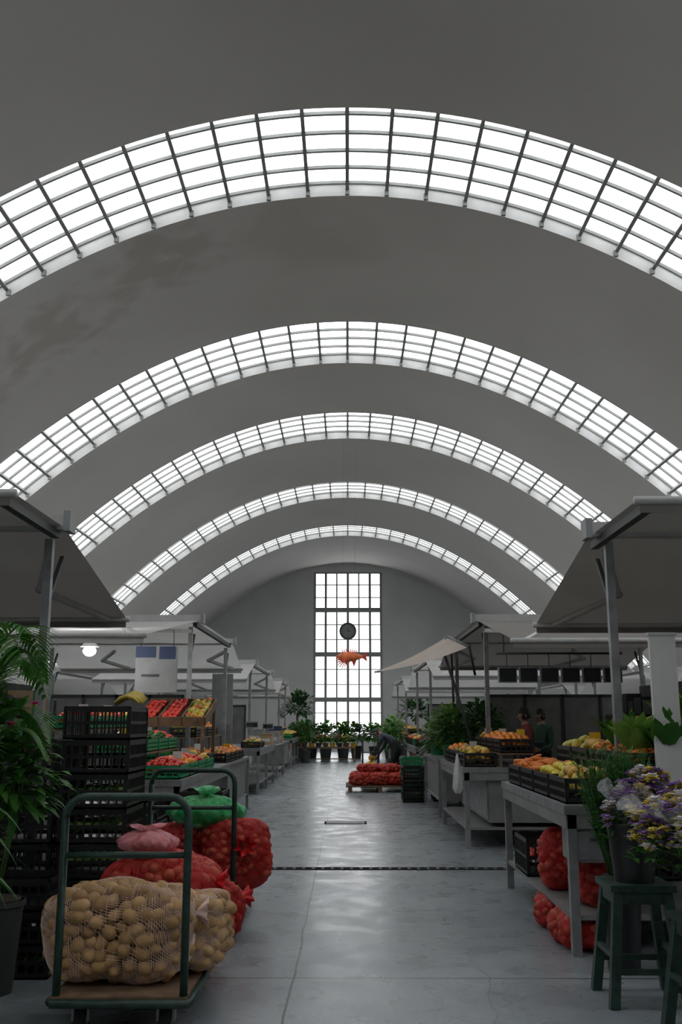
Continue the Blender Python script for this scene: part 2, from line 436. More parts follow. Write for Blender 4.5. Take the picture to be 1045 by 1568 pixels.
def fill(m,c,lx,ly,ztop,kind,layers=2,dome=.05,sub=2):
    mat,r,sc=FR[kind]; sx=r*2*min(sc[0],1.6)*.92; 
    if sc[0]>2: sx=r*2*2.2
    sy=r*2*.95
    for L in range(layers):
        z=ztop-r*.5-L*r*1.6
        nx=max(1,int((lx-.02)/sx)); ny=max(1,int((ly-.02)/sy))
        for i in range(nx):
            for j in range(ny):
                px=(i+.5)/nx-.5; py=(j+.5)/ny-.5
                dz=dome*(1-(2*px)**2)*(1-(2*py)**2)
                s=U(.9,1.1)
                rot=(U(-.5,.5),U(-.5,.5),U(-.35,.35) if sc[0]>2 else U(0,6.28))
                m.sph((c[0]+px*(lx-.03)+U(-.008,.008),c[1]+py*(ly-.03)+U(-.008,.008),z+dz+U(-.008,.008)),r*s,mat,sc,rot,sub if r>.03 else 2)
def fruit_crate(cx,cy,z,kind,lx=.4,ly=.6,h=.16,cm=None,layers=2):
    cm=cm or BLACKPL; m=MB(); crate(m,(cx,cy,z),lx,ly,h,cm)
    fill(m,(cx,cy),lx-.03,ly-.03,z+h,kind,layers,.07)
    if R()<.4:
        px=cx+U(-.1,.1); m.b2((px-.004,cy-ly/2-.002,z+h-.02),(px+.004,cy-ly/2+.002,z+h+.08),STEEL)
        m.b2((px-.05,cy-ly/2-.003,z+h+.05),(px+.05,cy-ly/2,z+h+.12),random.choice([PAPER,PAPER,YELM]))
    return m.build('crate_of_'+kind)
def crate_stack(cx,cy,n,lx=.46,ly=.6,h=.23,mat=None,z=0,fills=None,name='plastic_crate_stack'):
    m=MB(); mat=mat or BLACKPL
    for i in range(n):
        dx,dy=U(-.008,.008),U(-.008,.008)
        crate(m,(cx+dx,cy+dy,z+i*h),lx,ly,h-.004,mat)
        if fills and i<len(fills) and fills[i]:
            fill(m,(cx,cy),lx-.05,ly-.05,z+i*h+h*.55,fills[i],1,0)
    m.build(name)

# ---------------------------------------------------------------- stalls
def stall(side,name,prof,xin,xout,fab,counter=None,posts=(),arms=(),cass=(),cabinet=False,valance=None):
    e=empty(name)
    m=MB(); n=len(prof); th=.012
    X0,X1=side*xin,side*xout; N=10
    vs=[]
    for i in range(N+1):
        x=X0+(X1-X0)*i/N
        for j,(y,z) in enumerate(prof):
            sag=-.03*math.sin(math.pi*((i*2.5/N)%1))
            vs.append((x,y,z+sag*(0 if j in(0,n-1) else .4)))
    fs=[(i*n+j,(i+1)*n+j,(i+1)*n+j+1,i*n+j+1) for i in range(N) for j in range(n-1)]
    V=np.array(vs); m.add(V,fs,fab,False)
    for j in(0,n-1):
        y,z=prof[j]; m.b2((X0,y-.004,z-.09),(X1,y+.004,z+th),fab)
    m.build('canopy_fabric',e)
    m=MB()
    for j in (0,n-1):
        y,z=prof[j]; m.path([(X0-side*.03,y,z-.01),(X1,y,z-.01)],.028,WHITEP,8)
    for (y,z) in cass:
        m.b2((X0-side*.05,y-.06,z-.13),(X1,y+.06,z-.02),WHITEP)
        m.box((X0-side*.05,y,z-.07),(.05,.16,.15),GREYEQ)
    tops=[p for p in prof if p[1]>2.7]
    if len(tops)>1:
        m.path([(X0+side*.06,tops[0][0],tops[0][1]-.05),(X0+side*.06,tops[-1][0],tops[-1][1]-.05)],.03,DARKP,square=True)
    for (y,yb,zb) in arms:
        zt=2.78; ym=(y+yb)/2; 
        for x in (X0+side*.12,X0+side*(xout-xin)*.6):
            m.path([(x,y,zt),(x+side*.45,ym+ (yb-y)*.1,(zt+zb)/2+.0),(x+side*.05,yb,zb-.02)],.026,WHITEP,square=True)
            m.sph((x+side*.45,ym+(yb-y)*.1,(zt+zb)/2),.04,GREYEQ)
    for y in posts:
        for xx_ in (xin+.12,xout-.3):
            zb=0
            if counter and counter[0]-.02<=y<=counter[1]+.02 and counter[2]<=xx_<=counter[3]: zb=.95
            m.b2((side*xx_-.03,y-.03,zb),(side*xx_+.03,y+.03,2.84),STEEL)
            m.b2((side*xx_-.07,y-.07,zb),(side*xx_+.07,y+.07,zb+.012),STEEL)
            m.path([(side*xx_,y,2.35),(side*xx_,y+.35,2.76)],.016,DARKP,square=True)
    m.build('awning_frame',e)
    if counter:
        y0,y1,a,b=counter; m=MB()
        xa,xb=side*a,side*b
        m.b2((xa,y0,.89),(xb,y1,.95),STEEL)
        m.b2((xa+side*.01,y0+.01,.80),(xa+side*.03,y1-.01,.89),STEELD)
        m.b2((xa+side*.02,y0+.01,.80),(xb-side*.02,y0+.03,.89),STEELD)
        ny=max(2,int((y1-y0)/1.6)+1)
        for i in range(ny):
            y=y0+.04+(y1-y0-.08)*i/(ny-1)
            for x in (xa+side*.05,xb-side*.05):
                m.b2((x-.03,y-.03,.0),(x+.03,y+.03,.89),STEEL)
        m.b2((xa+side*.03,y0+.03,.22),(xb-side*.03,y1-.03,.25),STEELD)
        if cabinet:
            m.b2((xa+side*.32,y0+.06,.3),(xb-side*.1,y1-.2,.86),STEELD)
            m.b2((xa+side*.30,y0+.10,.34),(xa+side*.32,y1-.24,.82),STEEL)
        m.build('steel_counter',e)
    return e
def tiers(side,xin,y0,y1,kinds,z=.95,nt=3,h=.16,cm=None,step=.17,gap=0):
    if nt>1:
        m=MB()
        for k in range(1,nt):
            a=side*(xin+.03+.45*k); b=side*(xin+.45+.45*k)
            m.b2((a,y0,z+step*k-.02),(b,y1,z+step*k),WOODD)
            for y in (y0+.02,(y0+y1)/2,y1-.02):
                m.b2((a,y-.02,z),(a+side*.03,y+.02,z+step*k-.02),WOODD); m.b2((b-side*.03,y-.02,z),(b,y+.02,z+step*k-.02),WOODD)
        m.build('display_stand')
    for k in range(nt):
        y=y0+.31; i=0
        while y+.29<y1+.02:
            fruit_crate(side*(xin+.24+.45*k),y,z+step*k,kinds[(i+k*2+random.randrange(2))%len(kinds)],.4,.58,h,cm or random.choice([BLACKPL,BLACKPL,GREENPL,BLACKPL]))
            y+=.62; i+=1
stall(1,'market_stall',[(6.25,2.90),(7.7,2.90),(9.9,2.45)],1.87,5.6,FABD,(6.95,9.75,1.45,2.85),(7.5,),((7.6,9.85,2.46),),((7.45,3.0),))
stall(1,'market_stall',[(11.2,2.40),(14.35,2.93),(18.4,2.93),(20.2,2.6)],1.85,5.6,FABD,(12.55,15.6,1.4,2.8),(14.3,18.2),((14.3,11.3,2.42),(18.3,20.1,2.6)),((14.35,3.03),(18.4,3.03)),cabinet=True)
stall(1,'market_stall',[(21.2,2.45),(23.5,2.92),(28,2.92),(30,2.5)],1.8,5.6,FABW,(22.9,27.5,1.5,2.9),(23.5,28),((23.5,21.3,2.47),),((23.5,3.02),(28,3.02)))
stall(1,'market_stall',[(31.5,2.45),(33.5,2.92),(39,2.92),(41,2.5)],1.8,5.6,FABW,(33,38.5,1.5,2.9),(33.5,39),((33.5,31.6,2.47),),((33.5,3.02),(39,3.02)))
stall(-1,'market_stall',[(6.1,2.92),(7.3,2.92),(9.5,2.47)],2.12,5.6,FABD,None,(7.35,),((7.35,9.45,2.48),),((7.25,3.02),))
stall(-1,'market_stall',[(10.5,2.40),(14.4,2.93),(18.6,2.93),(20.3,2.55)],2.15,5.8,FABW,(9.9,13.9,1.6,2.95),(14.4,18.6),((14.4,10.6,2.42),(18.6,20.2,2.56)),((14.4,3.03),(18.6,3.03)))
stall(-1,'market_stall',[(22.8,2.45),(24.9,2.92),(30,2.92),(32,2.5)],2.3,5.8,FABW,(21.6,26,1.85,3.0),(24.9,30),((24.9,22.9,2.47),(30,31.9,2.5)),((24.9,3.02),(30,3.02)))
stall(-1,'market_stall',[(33.5,2.45),(35.5,2.92),(39,2.92),(41,2.5)],2.3,5.8,FABW,(34,38.5,1.85,3.0),(35.5,39),((35.5,33.6,2.47),(39,40.9,2.5)),((35.5,3.02),(39,3.02)))
def table(side,y0,y1,a,b,name='steel_table',cab=False,h=.9):
    m=MB(); xa,xb=side*a,side*b
    m.b2((xa,y0,h-.04),(xb,y1,h),STEEL)
    for y in(y0+.03,y1-.03):
        for x in(xa+side*.03,xb-side*.03): m.b2((x-.022,y-.022,0),(x+.022,y+.022,h-.04),STEEL)
    m.b2((xa+side*.02,y0+.02,.25),(xb-side*.02,y1-.02,.27),STEEL)
    if cab: m.b2((xa+side*.06,y0+.06,.27),(xb-side*.06,y1-.06,h-.04),STEELD)
    m.build(name)
table(-1,14.9,18.2,1.75,2.95,cab=True); table(1,16.6,19.6,1.45,2.5,cab=True)
table(-1,27,29.5,1.85,2.9); table(-1,30.8,33,1.9,2.9,cab=True)
for s in(-1,1):
    for (a,b) in ((8,13),(16,21),(25,30),(34,39)):
        stall(s,'market_stall',[(a-1.6,2.3),(a,2.75),(b,2.75),(b+1.6,2.3)],7.2,10.2,FABW,(a,b,7.3,8.6),(a,b),(),((a,2.85),))
        tiers(s,7.35,a+.3,b-.4,['oranges','apples','lemons','peppers','tomatoes'],z=.95,nt=2)

# ---------------------------------------------------------------- produce on counters
tiers(1,1.45,7.05,9.7,['mangoes','pears','lemons','carrots','mangoes'],nt=3,h=.17,cm=BLACKPL)
tiers(1,1.4,12.7,15.4,['oranges','mangoes','potatoes','oranges'],nt=2,h=.17,cm=BLACKPL)
tiers(1,1.5,23,27.4,['oranges','tomatoes','lemons'],nt=3)
tiers(1,1.5,33.1,38.4,['oranges','apples','lemons'],nt=2)
tiers(-1,1.6,10.0,12.5,['tomatoes','oranges','tomatoes','peppers','cucumbers'],nt=3,h=.13,cm=GREENPL,step=.24)
tiers(-1,1.75,15.0,18.0,['oranges','apples','oranges','lemons'],z=.9,nt=2,h=.14,step=.38,cm=BLACKPL)
tiers(-1,1.85,21.8,23.6,['peppers','tomatoes'],nt=1,h=.13)
tiers(-1,1.85,34.1,38.4,['oranges','lemons'],nt=2)
def slant_rack(x0,x1,y0,y1,z,kinds):
    m=MB(); 
    for x in (x0+.03,x1-.03):
        m.b2((x-.02,y0,.95),(x+.02,y0+.04,z),WOODD); m.b2((x-.02,y1-.04,.95),(x+.02,y1,z+.25),WOODD)
    n=len(kinds); M=Matrix.Translation((0,y0,z))@Matrix.Rotation(math.atan2(.25,y1-y0),4,'X')
    L=math.hypot(.25,y1-y0)
    m.b2((x0,0,0),(x1,L,.02),WOODD,M)
    for i in range(n+1):
        x=x0+(x1-x0)*i/n; m.b2((x-.01,0,.02),(x+.01,L,.12),WOODD,M)
    for y in(0,L-.02): m.b2((x0,y,.02),(x1,y+.02,.12),WOODD,M)
    for i,k in enumerate(kinds):
        a=x0+(x1-x0)*i/n+.02; b=x0+(x1-x0)*(i+1)/n-.02; mt,r,sc=FR[k]
        for u in np.arange(a+r,b-r+.001,r*1.8):
            for v in np.arange(.03+r,L-.03-r,r*1.8):
                m.sph((u+U(-.005,.005),v+U(-.005,.005),.09+U(-.01,.025)),r,mt,sc,(U(0,1),U(0,1),U(0,6)),2,M)
    m.build('sloped_display_rack')
slant_rack(-2.65,-1.78,12.65,13.7,1.44,['tomatoes','tomatoes','peppers'])
fruit_crate(-1.95,13.1,.95,'oranges',.4,.58,.16,BLACKPL); fruit_crate(-2.4,13.1,.95,'cucumbers',.4,.58,.16,GREENPL)
for y in (10.3,11.0,11.7,12.4,13.1): crate_stack(-2.2,y,2,z=.25,h=.24,fills=['potatoes','onions'])
for y in (8.75,9.38): crate_stack(2.45,y,2,z=.25,h=.24,fills=['limes','pears'])
crate_stack(-1.74,7.32,7,fills=[None,None,'limes','limes','limes',None,None])
crate_stack(-2.24,7.32,6,fills=[None,'limes',None,None,None])
crate_stack(-2.10,6.55,3,lx=.6,ly=.4,h=.19,fills=['limes'])
crate_stack(-2.75,6.75,4)
crate_stack(-1.35,9.62,4,lx=.4,ly=.55,h=.22,fills=['onions','potatoes','tomatoes','onions'])
crate_stack(1.25,19.9,3,lx=.4,ly=.6,h=.22); crate_stack(1.28,20.7,4,lx=.4,ly=.6,h=.2,mat=GREENPL)
crate_stack(1.9,20.2,5,lx=.5,ly=.6,h=.22)
m=MB()
for j in range(2):
    for k in range(5):
        pts=[(-1.70+.045*i+.02*j, 7.35+.035*k+.05*j, 1.632+.05*math.sin(math.pi*i/4)+.008*k*j) for i in range(5)]
        m.path(pts,[.008,.016,.018,.015,.006],BAN,7)
m.build('banana_bunch')

# ---------------------------------------------------------------- sacks
def sup(u,v,e=.62):
    f=lambda w: math.copysign(abs(w)**e,w)
    return (f(math.sin(u)), f(math.cos(u))*f(math.cos(v)), f(math.cos(u))*f(math.sin(v)))
SHADEFILL=P('sack_shadow_fill',(.16,.09,.045),.9)  # dark sack core: painted shade for gaps between potatoes, blocks see-through
def sack(name,c,hs,rz,pm,netm,n=150,pr=.042,sub=2,film=None,g=(40,34),neck=True,wire=.0016,tilt=0):
    e=empty(name); hx,hy,hz=hs; sd=random.uniform(0,9)
    M=Matrix.Translation((c[0],c[1],c[2]+hz))@Matrix.Rotation(rz,4,'Z')@Matrix.Rotation(tilt,4,'Y')
    def lumpd(d): return 1+.035*math.sin(5*d[0]+3*d[1]+sd)+.03*math.sin(6*d[2]-4*d[0]+sd*2)
    def proj(a,k=1.0):
        d=np.array(a,float); L=np.linalg.norm(d); d=d/max(L,1e-9)
        q=3.2; r=1/((abs(d[0]/hx)**q+abs(d[1]/hy)**q+abs(d[2]/hz)**q)**(1/q))
        p=d*r*lumpd(d)*k; 
        if p[2]<-hz: p=p*(hz/-p[2])
        return p
    def surf(k,nu,nv,shear=0,rip=0):
        vs=[]
        for i in range(nu+1):
            u=-math.pi/2+math.pi*i/nu
            for j in range(nv):
                v=2*math.pi*(j+i*shear)/nv; a=sup(u,v); vs.append(proj((a[0]*hx,a[1]*hy,a[2]*hz),k*(1+rip*math.sin(7*v+9*u))))
        fs=[(i*nv+j,(i+1)*nv+j,(i+1)*nv+(j+1)%nv,i*nv+(j+1)%nv) for i in range(nu) for j in range(nv)]
        return vs,fs
    m=MB(); vs,fs=surf(.86,18,20); m.add(vs,fs,SHADEFILL if pm is not REDPOT else REDPOT,True,M)
    pts=np.zeros((0,3));tries=0
    while len(pts)<n and tries<n*40:
        tries+=1
        d=np.array([random.gauss(0,1)*hx,random.gauss(0,1)*hy,random.gauss(0,1)*hz]); p=proj(d); L=np.linalg.norm(p)
        p=p*(1-pr*U(.75,1.1)/max(L,.01)); p[2]=max(p[2],-hz+pr*.8)
        if len(pts)==0 or np.min(np.sum((pts-p)**2,1))>(pr*1.38)**2: pts=np.vstack([pts,p])
    for p in pts:
        m.sph(p,pr*U(.85,1.15),pm,(U(1.15,1.55),U(.9,1.1),U(.85,1)),(U(-.6,.6),U(-.6,.6),U(0,6.28)),sub,M)
    m.build('contents',e)
    m=MB(); vs,fs=surf(1.005,g[0],g[1],.5); m.add(vs,fs,netm,False,M)
    o=m.build('net',e); w=o.modifiers.new('w','WIREFRAME'); w.thickness=wire*2; w.use_replace=True
    if film:
        m=MB(); vs,fs=surf(1.008,36,48,0,.008); m.add(vs,fs,film,True,M); m.build('film',e)
    if neck:
        m=MB(); vs=[];SS=24
        for i,(dx,r) in enumerate(((-.06,.09),(0,.03),(.04,.045),(.08,.075))):
            for k in range(SS):
                t=2*math.pi*k/SS; rr=r*(1+.35*math.sin(6*t)*(1 if i in(0,3) else .2))
                vs.append((hx*.93+dx,rr*math.cos(t),rr*math.sin(t)*.8+hz*.35))
        m.add(vs,[(i*SS+k,i*SS+(k+1)%SS,(i+1)*SS+(k+1)%SS,(i+1)*SS+k) for i in range(3) for k in range(SS)],netm if not film else NETR,True,M)
        m.build('neck',e)
    return e
POTM=FR['potatoes'][0]
def cart(name,x0,x1,y0,y1,zp=.2,hh=1.13):
    m=MB(); r=.02
    def U_(y,top,mid):
        pts=[(x0,y,zp-.02),(x0,y,top-.1)]
        for k in range(5):
            t=math.pi/2*k/4; pts.append((x0+.1-.1*math.cos(t),y,top-.1+.1*math.sin(t)))
        for k in range(5):
            t=math.pi/2*(4-k)/4; pts.append((x1-.1+.1*math.cos(t),y,top-.1+.1*math.sin(t)))
        pts.append((x1,y,zp-.02)); m.path(pts,r,GREENP,10)
        m.path([(x0,y,mid),(x1,y,mid)],r*.8,GREENP,8)
    U_(y0,hh,hh-.28); 
    m.b2((x0-.02,y0-.02,zp-.03),(x1+.02,y1,zp),WOODD)
    m.path([(x0-.02,y0-.03,zp-.03),(x1+.02,y0-.03,zp-.03),(x1+.03,y0,zp-.03),(x1+.03,y1,zp-.03),(x0-.03,y1,zp-.03),(x0-.03,y0,zp-.03)],.022,GREENP,8)
    for x in(x0+.1,x1-.1):
        for y in(y0+.12,y1-.14):
            m.path([(x-.025,y,.065),(x+.025,y,.065)],.065,RUBBER,16); m.path([(x-.03,y,.065),(x+.03,y,.065)],.025,STEEL,10)
            m.b2((x-.045,y-.03,.06),(x-.032,y+.03,zp-.03),STEEL); m.b2((x+.032,y-.03,.06),(x+.045,y+.03,zp-.03),STEEL)
    return m.build(name)
cart('platform_trolley',-1.42,-.80,5.2,6.65)
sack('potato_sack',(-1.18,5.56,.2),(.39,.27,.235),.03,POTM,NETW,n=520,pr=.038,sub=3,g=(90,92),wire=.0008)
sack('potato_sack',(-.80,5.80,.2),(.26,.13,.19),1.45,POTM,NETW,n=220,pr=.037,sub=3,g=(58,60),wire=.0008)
sack('red_net_sack',(-1.12,6.3,.2),(.34,.26,.27),-.1,REDPOT,NETR,n=330,pr=.037,g=(64,64),wire=.0009,film=REDFILM)
cart('platform_trolley',-1.53,-.88,8.0,9.3)
sack('red_net_sack',(-.92,8.33,.2),(.30,.29,.27),-1.2,REDPOT,NETR,n=330,pr=.038,sub=2,g=(64,64),wire=.0009,film=REDFILM)
sack('red_net_sack',(-1.40,8.36,.2),(.3,.24,.25),.9,REDPOT,NETR,n=280,pr=.038,g=(64,64),wire=.0009,film=REDFILM)
sack('red_net_sack',(-.98,7.45,.0),(.24,.2,.2),.5,REDPOT,NETR,n=200,pr=.036,g=(48,48),wire=.0009,film=REDFILM)
def bag(name,c,s,mat,seed=0,contents=None):
    rnd=random.Random(seed); m=MB(); nu,nv=28,72; vs=[]
    ph=[rnd.uniform(0,6.28) for _ in range(8)]
    for i in range(nu+1):
        t=i/nu
        if t<.72: rr=math.sin(math.pi*(.08+.92*t/.72)*.93)**.5; z=t/.72*.72
        else: rr=.14+.32*((t-.72)/.28)**1.5; z=.72+(t-.72)*.75
        for j in range(nv):
            a=2*math.pi*j/nv
            w=1+.05*math.sin(5*a+ph[0]+4*t)+.05*math.sin(11*a+ph[1]-9*t)+.03*math.sin(19*a+ph[3]+14*t)+(.35*math.sin(2*a+ph[2]) if t>.8 else 0)
            vs.append((s[0]*rr*w*math.cos(a),s[1]*rr*w*math.sin(a),s[2]*z*(1+.05*math.sin(3*a+ph[4]))))
    fs=[(i*nv+j,i*nv+(j+1)%nv,(i+1)*nv+(j+1)%nv,(i+1)*nv+j) for i in range(nu) for j in range(nv)]
    fs.append(tuple(range(nv-1,-1,-1)))
    m.add(vs,fs,mat,True,Matrix.Translation(c))
    if contents:
        for _ in range(26):
            a=U(0,6.28); q=R()**.5*.6
            m.sph((c[0]+s[0]*q*math.cos(a),c[1]+s[1]*q*math.sin(a),c[2]+s[2]*U(.15,.5)),.04,contents)
    m.build(name)
bag('green_plastic_bag',(-1.14,8.30,.68),(.30,.22,.32),BAGG,1,FR['limes'][0])
bag('pink_plastic_bag',(-1.20,6.22,.735),(.18,.15,.17),BAGP,2,REDPOT)
bag('white_plastic_bag',(-1.36,8.8,.2),(.2,.2,.45),BAGW,3)
sack('red_net_sack',(1.78,7.45,.25),(.3,.2,.19),1.5,REDPOT,NETR,n=220,pr=.037,g=(50,50),wire=.0009,film=REDFILM)
sack('red_net_sack',(1.62,8.0,.0),(.28,.2,.115),1.4,REDPOT,NETR,n=160,pr=.037,g=(50,50),wire=.0009,film=REDFILM)
sack('red_net_sack',(1.66,8.13,.25),(.28,.17,.22),1.4,REDPOT,NETR,n=220,pr=.037,g=(50,50),wire=.0009,film=REDFILM)
sack('red_net_sack',(1.62,7.3,.0),(.28,.2,.115),1.7,REDPOT,NETR,n=160,pr=.037,g=(50,50),wire=.0009,film=REDFILM)
crate_stack(1.68,8.95,1,lx=.4,ly=.6,h=.3,z=.25,fills=['tomatoes'])
m=MB(); m.b2((1.51,6.99,.58),(1.86,7.35,.80),STEELD); m.b2((1.53,6.975,.60),(1.84,6.99,.78),STEEL); m.b2((1.62,6.96,.72),(1.74,6.975,.74),DARKP); 
m.build('counter_drawer_box')
m=MB()
for i in range(7): m.b2((-.05,22.3+i*.2,.11),(1.35,22.42+i*.2,.14),WOODD)
for x in(0,.65,1.25): m.b2((x,22.3,.0),(x+.09,23.62,.11),WOODD)
m.build('wooden_pallet')
for i,(x,y) in enumerate(((.25,22.6),(.68,22.6),(1.1,22.62),(.3,23.2),(.75,23.2),(1.12,23.2))):
    sack('red_net_sack',(x,y,.14),(.24,.2,.14),.2*i,REDPOT,NETR,n=90,pr=.042,g=(16,16),film=REDFILM)
for i,(x,y) in enumerate(((.45,22.8),(.9,22.8))):
    sack('red_net_sack',(x,y,.42),(.25,.2,.08),.3*i-.1,REDPOT,NETR,n=60,pr=.042,g=(16,16),film=REDFILM)
m=MB(); m.b2((.30,23.9,.0),(.78,24.9,.12),BLACKPL)
m.path([(.34,23.95,.1),(.34,23.95,1.15),(.40,23.95,1.22),(.64,23.95,1.22),(.70,23.95,1.15),(.70,23.95,.1)],.022,DARKP); m.path([(.34,23.95,.8),(.70,23.95,.8)],.015,DARKP); m.build('hand_pallet_truck')
bag('yellow_plastic_bag',(.56,24.4,.12),(.2,.2,.6),YELM,5)

# ---------------------------------------------------------------- plants
def foliage(m,c,rad,n,L,W,mat,droop=.5,upb=.3,seg=3):
    for _ in range(n):
        a=U(0,6.283); ph=math.acos(U(-.4,1)); q=U(.3,1)
        d=Vector((math.sin(ph)*math.cos(a),math.sin(ph)*math.sin(a),math.cos(ph)))
        b=Vector(c)+Vector((d.x*rad[0],d.y*rad[1],d.z*rad[2]))*q
        dd=(d+Vector((U(-.5,.5),U(-.5,.5),upb+U(-.3,.3)))).normalized()
        l=L*U(.6,1.2); m.leaf(b[:],dd,l,W*l/L*U(.8,1.2),mat,droop,seg)
def pot(m,c,r,h,mat):
    m.cone(c,r*.75,r,h,mat,20); m.cone((c[0],c[1],c[2]+h-.03),r*1.06,r*1.06,.03,mat,20)
    m.cone((c[0],c[1],c[2]+h),r*.9,r*.85,.01,SOIL,20)
def frond(m,base,az,L,rise,mat,n=26,ll=.28,lw=.03):
    b=Vector(base); pts=[]
    for i in range(n+1):
        t=i/n; r=L*t*.8; z=rise*math.sin(t*math.pi*.62)*L-.35*L*t*t*t
        pts.append(b+Vector((math.cos(az)*r,math.sin(az)*r,z)))
    m.path([p[:] for p in pts],[.008*(1-i/n)+.002 for i in range(n+1)],STEM,5)
    for i in range(4,n+1):
        d=(pts[i]-pts[i-1]).normalized(); s=d.cross(Vector((0,0,1))).normalized()
        for q in(-1,1):
            dd=(s*q+d*.7+Vector((0,0,.1))).normalized()
            l=ll*math.sin(math.pi*(.15+.8*i/n)); m.leaf(pts[i][:],dd,l,lw,mat,.35,3,shape=.7)
def palm(name,c,h,n,L,potr=.16,mat=None,az0=0,azr=6.283,**k):
    m=MB(); pot(m,(c[0],c[1],0),potr,.3,DARKP)
    for i in range(4): m.path([(c[0]+U(-.05,.05),c[1]+U(-.05,.05),.29),(c[0]+U(-.08,.08),c[1]+U(-.08,.08),h)],[.018,.012],STEM,6)
    for i in range(n): frond(m,(c[0]+U(-.05,.05),c[1]+U(-.05,.05),h-U(0,.6)),az0+azr*i/n+U(-.2,.2),L*U(.7,1.1),U(.5,1.2),mat or LEAF,**k)
    m.build(name)
palm('potted_palm',(-2.12,5.55,0),1.55,17,.66)
def flower(m,c,r,mat,n=7):
    tx=U(-.5,.5);ty=U(-.5,.5)
    for L_ in range(2):
        for k in range(n):
            a=6.283*k/n+L_*.4; d=Vector((math.cos(a)+tx,math.sin(a)+ty,.3+L_*.7))
            m.leaf(c,d,r*(1-.2*L_),r*.9,mat,.2,2)
    m.sph(c,r*.28,FR['lemons'][0],sub=1)
def bush(name,c,r,hpot,n,L,W,mat,rad,zc,fl=None,nf=0,base=0,potm=DARKP,droop=.5):
    m=MB(); pot(m,(c[0],c[1],base),r,hpot,potm)
    for i in range(7):
        a=U(0,6.28); m.path([(c[0],c[1],base+hpot),(c[0]+rad[0]*.5*math.cos(a),c[1]+rad[1]*.5*math.sin(a),zc)],.007,STEM,5)
    foliage(m,(c[0],c[1],zc),rad,n,L,W,mat,droop)
    for i in range(nf):
        a=U(0,6.28);q=R()**.5
        flower(m,(c[0]+rad[0]*q*math.cos(a),c[1]+rad[1]*q*math.sin(a),zc+rad[2]*U(.3,1.05)),.045,fl)
    m.build(name)
bush('potted_flower_plant',(-2.02,6.05,0),.15,.5,520,.17,.06,LEAF,(.28,.22,.48),1.15,FLK,7)
bush('leafy_plant',(-2.6,6.0,0),.16,.5,400,.2,.07,LEAF,(.35,.3,.5),1.3)
def blades(name,c,h0,n,L,W,mat,base=0):
    m=MB(); pot(m,(c[0],c[1],base),.14,.26,DARKP)
    m.path([(c[0],c[1],base+.25),(c[0],c[1],h0)],.02,STEM,6)
    for i in range(n):
        a=U(0,6.283); m.leaf((c[0],c[1],h0-U(0,.35)),(math.cos(a),math.sin(a),U(.1,1.4)),L*U(.7,1.1),W,mat,U(.5,1.1),7,shape=.7)
    m.build(name)
blades('spider_plant',(-1.92,5.15,0),1.08,90,.46,.03,LEAF)
blades('dracaena_plant',(-2.45,5.1,0),1.5,50,.6,.045,LEAFD)
def stool(name,x,y,h=.62,w=.36,rz=0):
    m=MB(); M=Matrix.Translation((x,y,0))@Matrix.Rotation(rz,4,'Z')
    m.b2((-w/2,-w/2,h-.035),(w/2,w/2,h),GREENP,M); m.b2((-w/2+.02,-w/2+.02,h-.1),(w/2-.02,-w/2+.045,h-.035),GREENP,M); m.b2((-w/2+.02,w/2-.045,h-.1),(w/2-.02,w/2-.02,h-.035),GREENP,M)
    m.b2((-w/2+.02,-w/2+.02,h-.1),(-w/2+.045,w/2-.02,h-.035),GREENP,M); m.b2((w/2-.045,-w/2+.02,h-.1),(w/2-.02,w/2-.02,h-.035),GREENP,M)
    for sx in(-1,1):
        for sy in(-1,1):
            m.path([(sx*(w/2-.045),sy*(w/2-.045),h-.04),(sx*(w/2+.02),sy*(w/2+.02),.0)],.026,GREENP,square=True,M=M)
    for z in(.18,):
        q=w/2+.0
        m.path([(-q,-q,z),(q,-q,z)],.014,GREENP,square=True,M=M); m.path([(-q,q,z),(q,q,z)],.014,GREENP,square=True,M=M)
        m.path([(-q,-q,z+.08),(-q,q,z+.08)],.014,GREENP,square=True,M=M); m.path([(q,-q,z+.08),(q,q,z+.08)],.014,GREENP,square=True,M=M)
    m.build(name)
stool('wooden_stool',1.62,5.95); stool('wooden_stool',1.82,5.25,.56,.36,.1); 
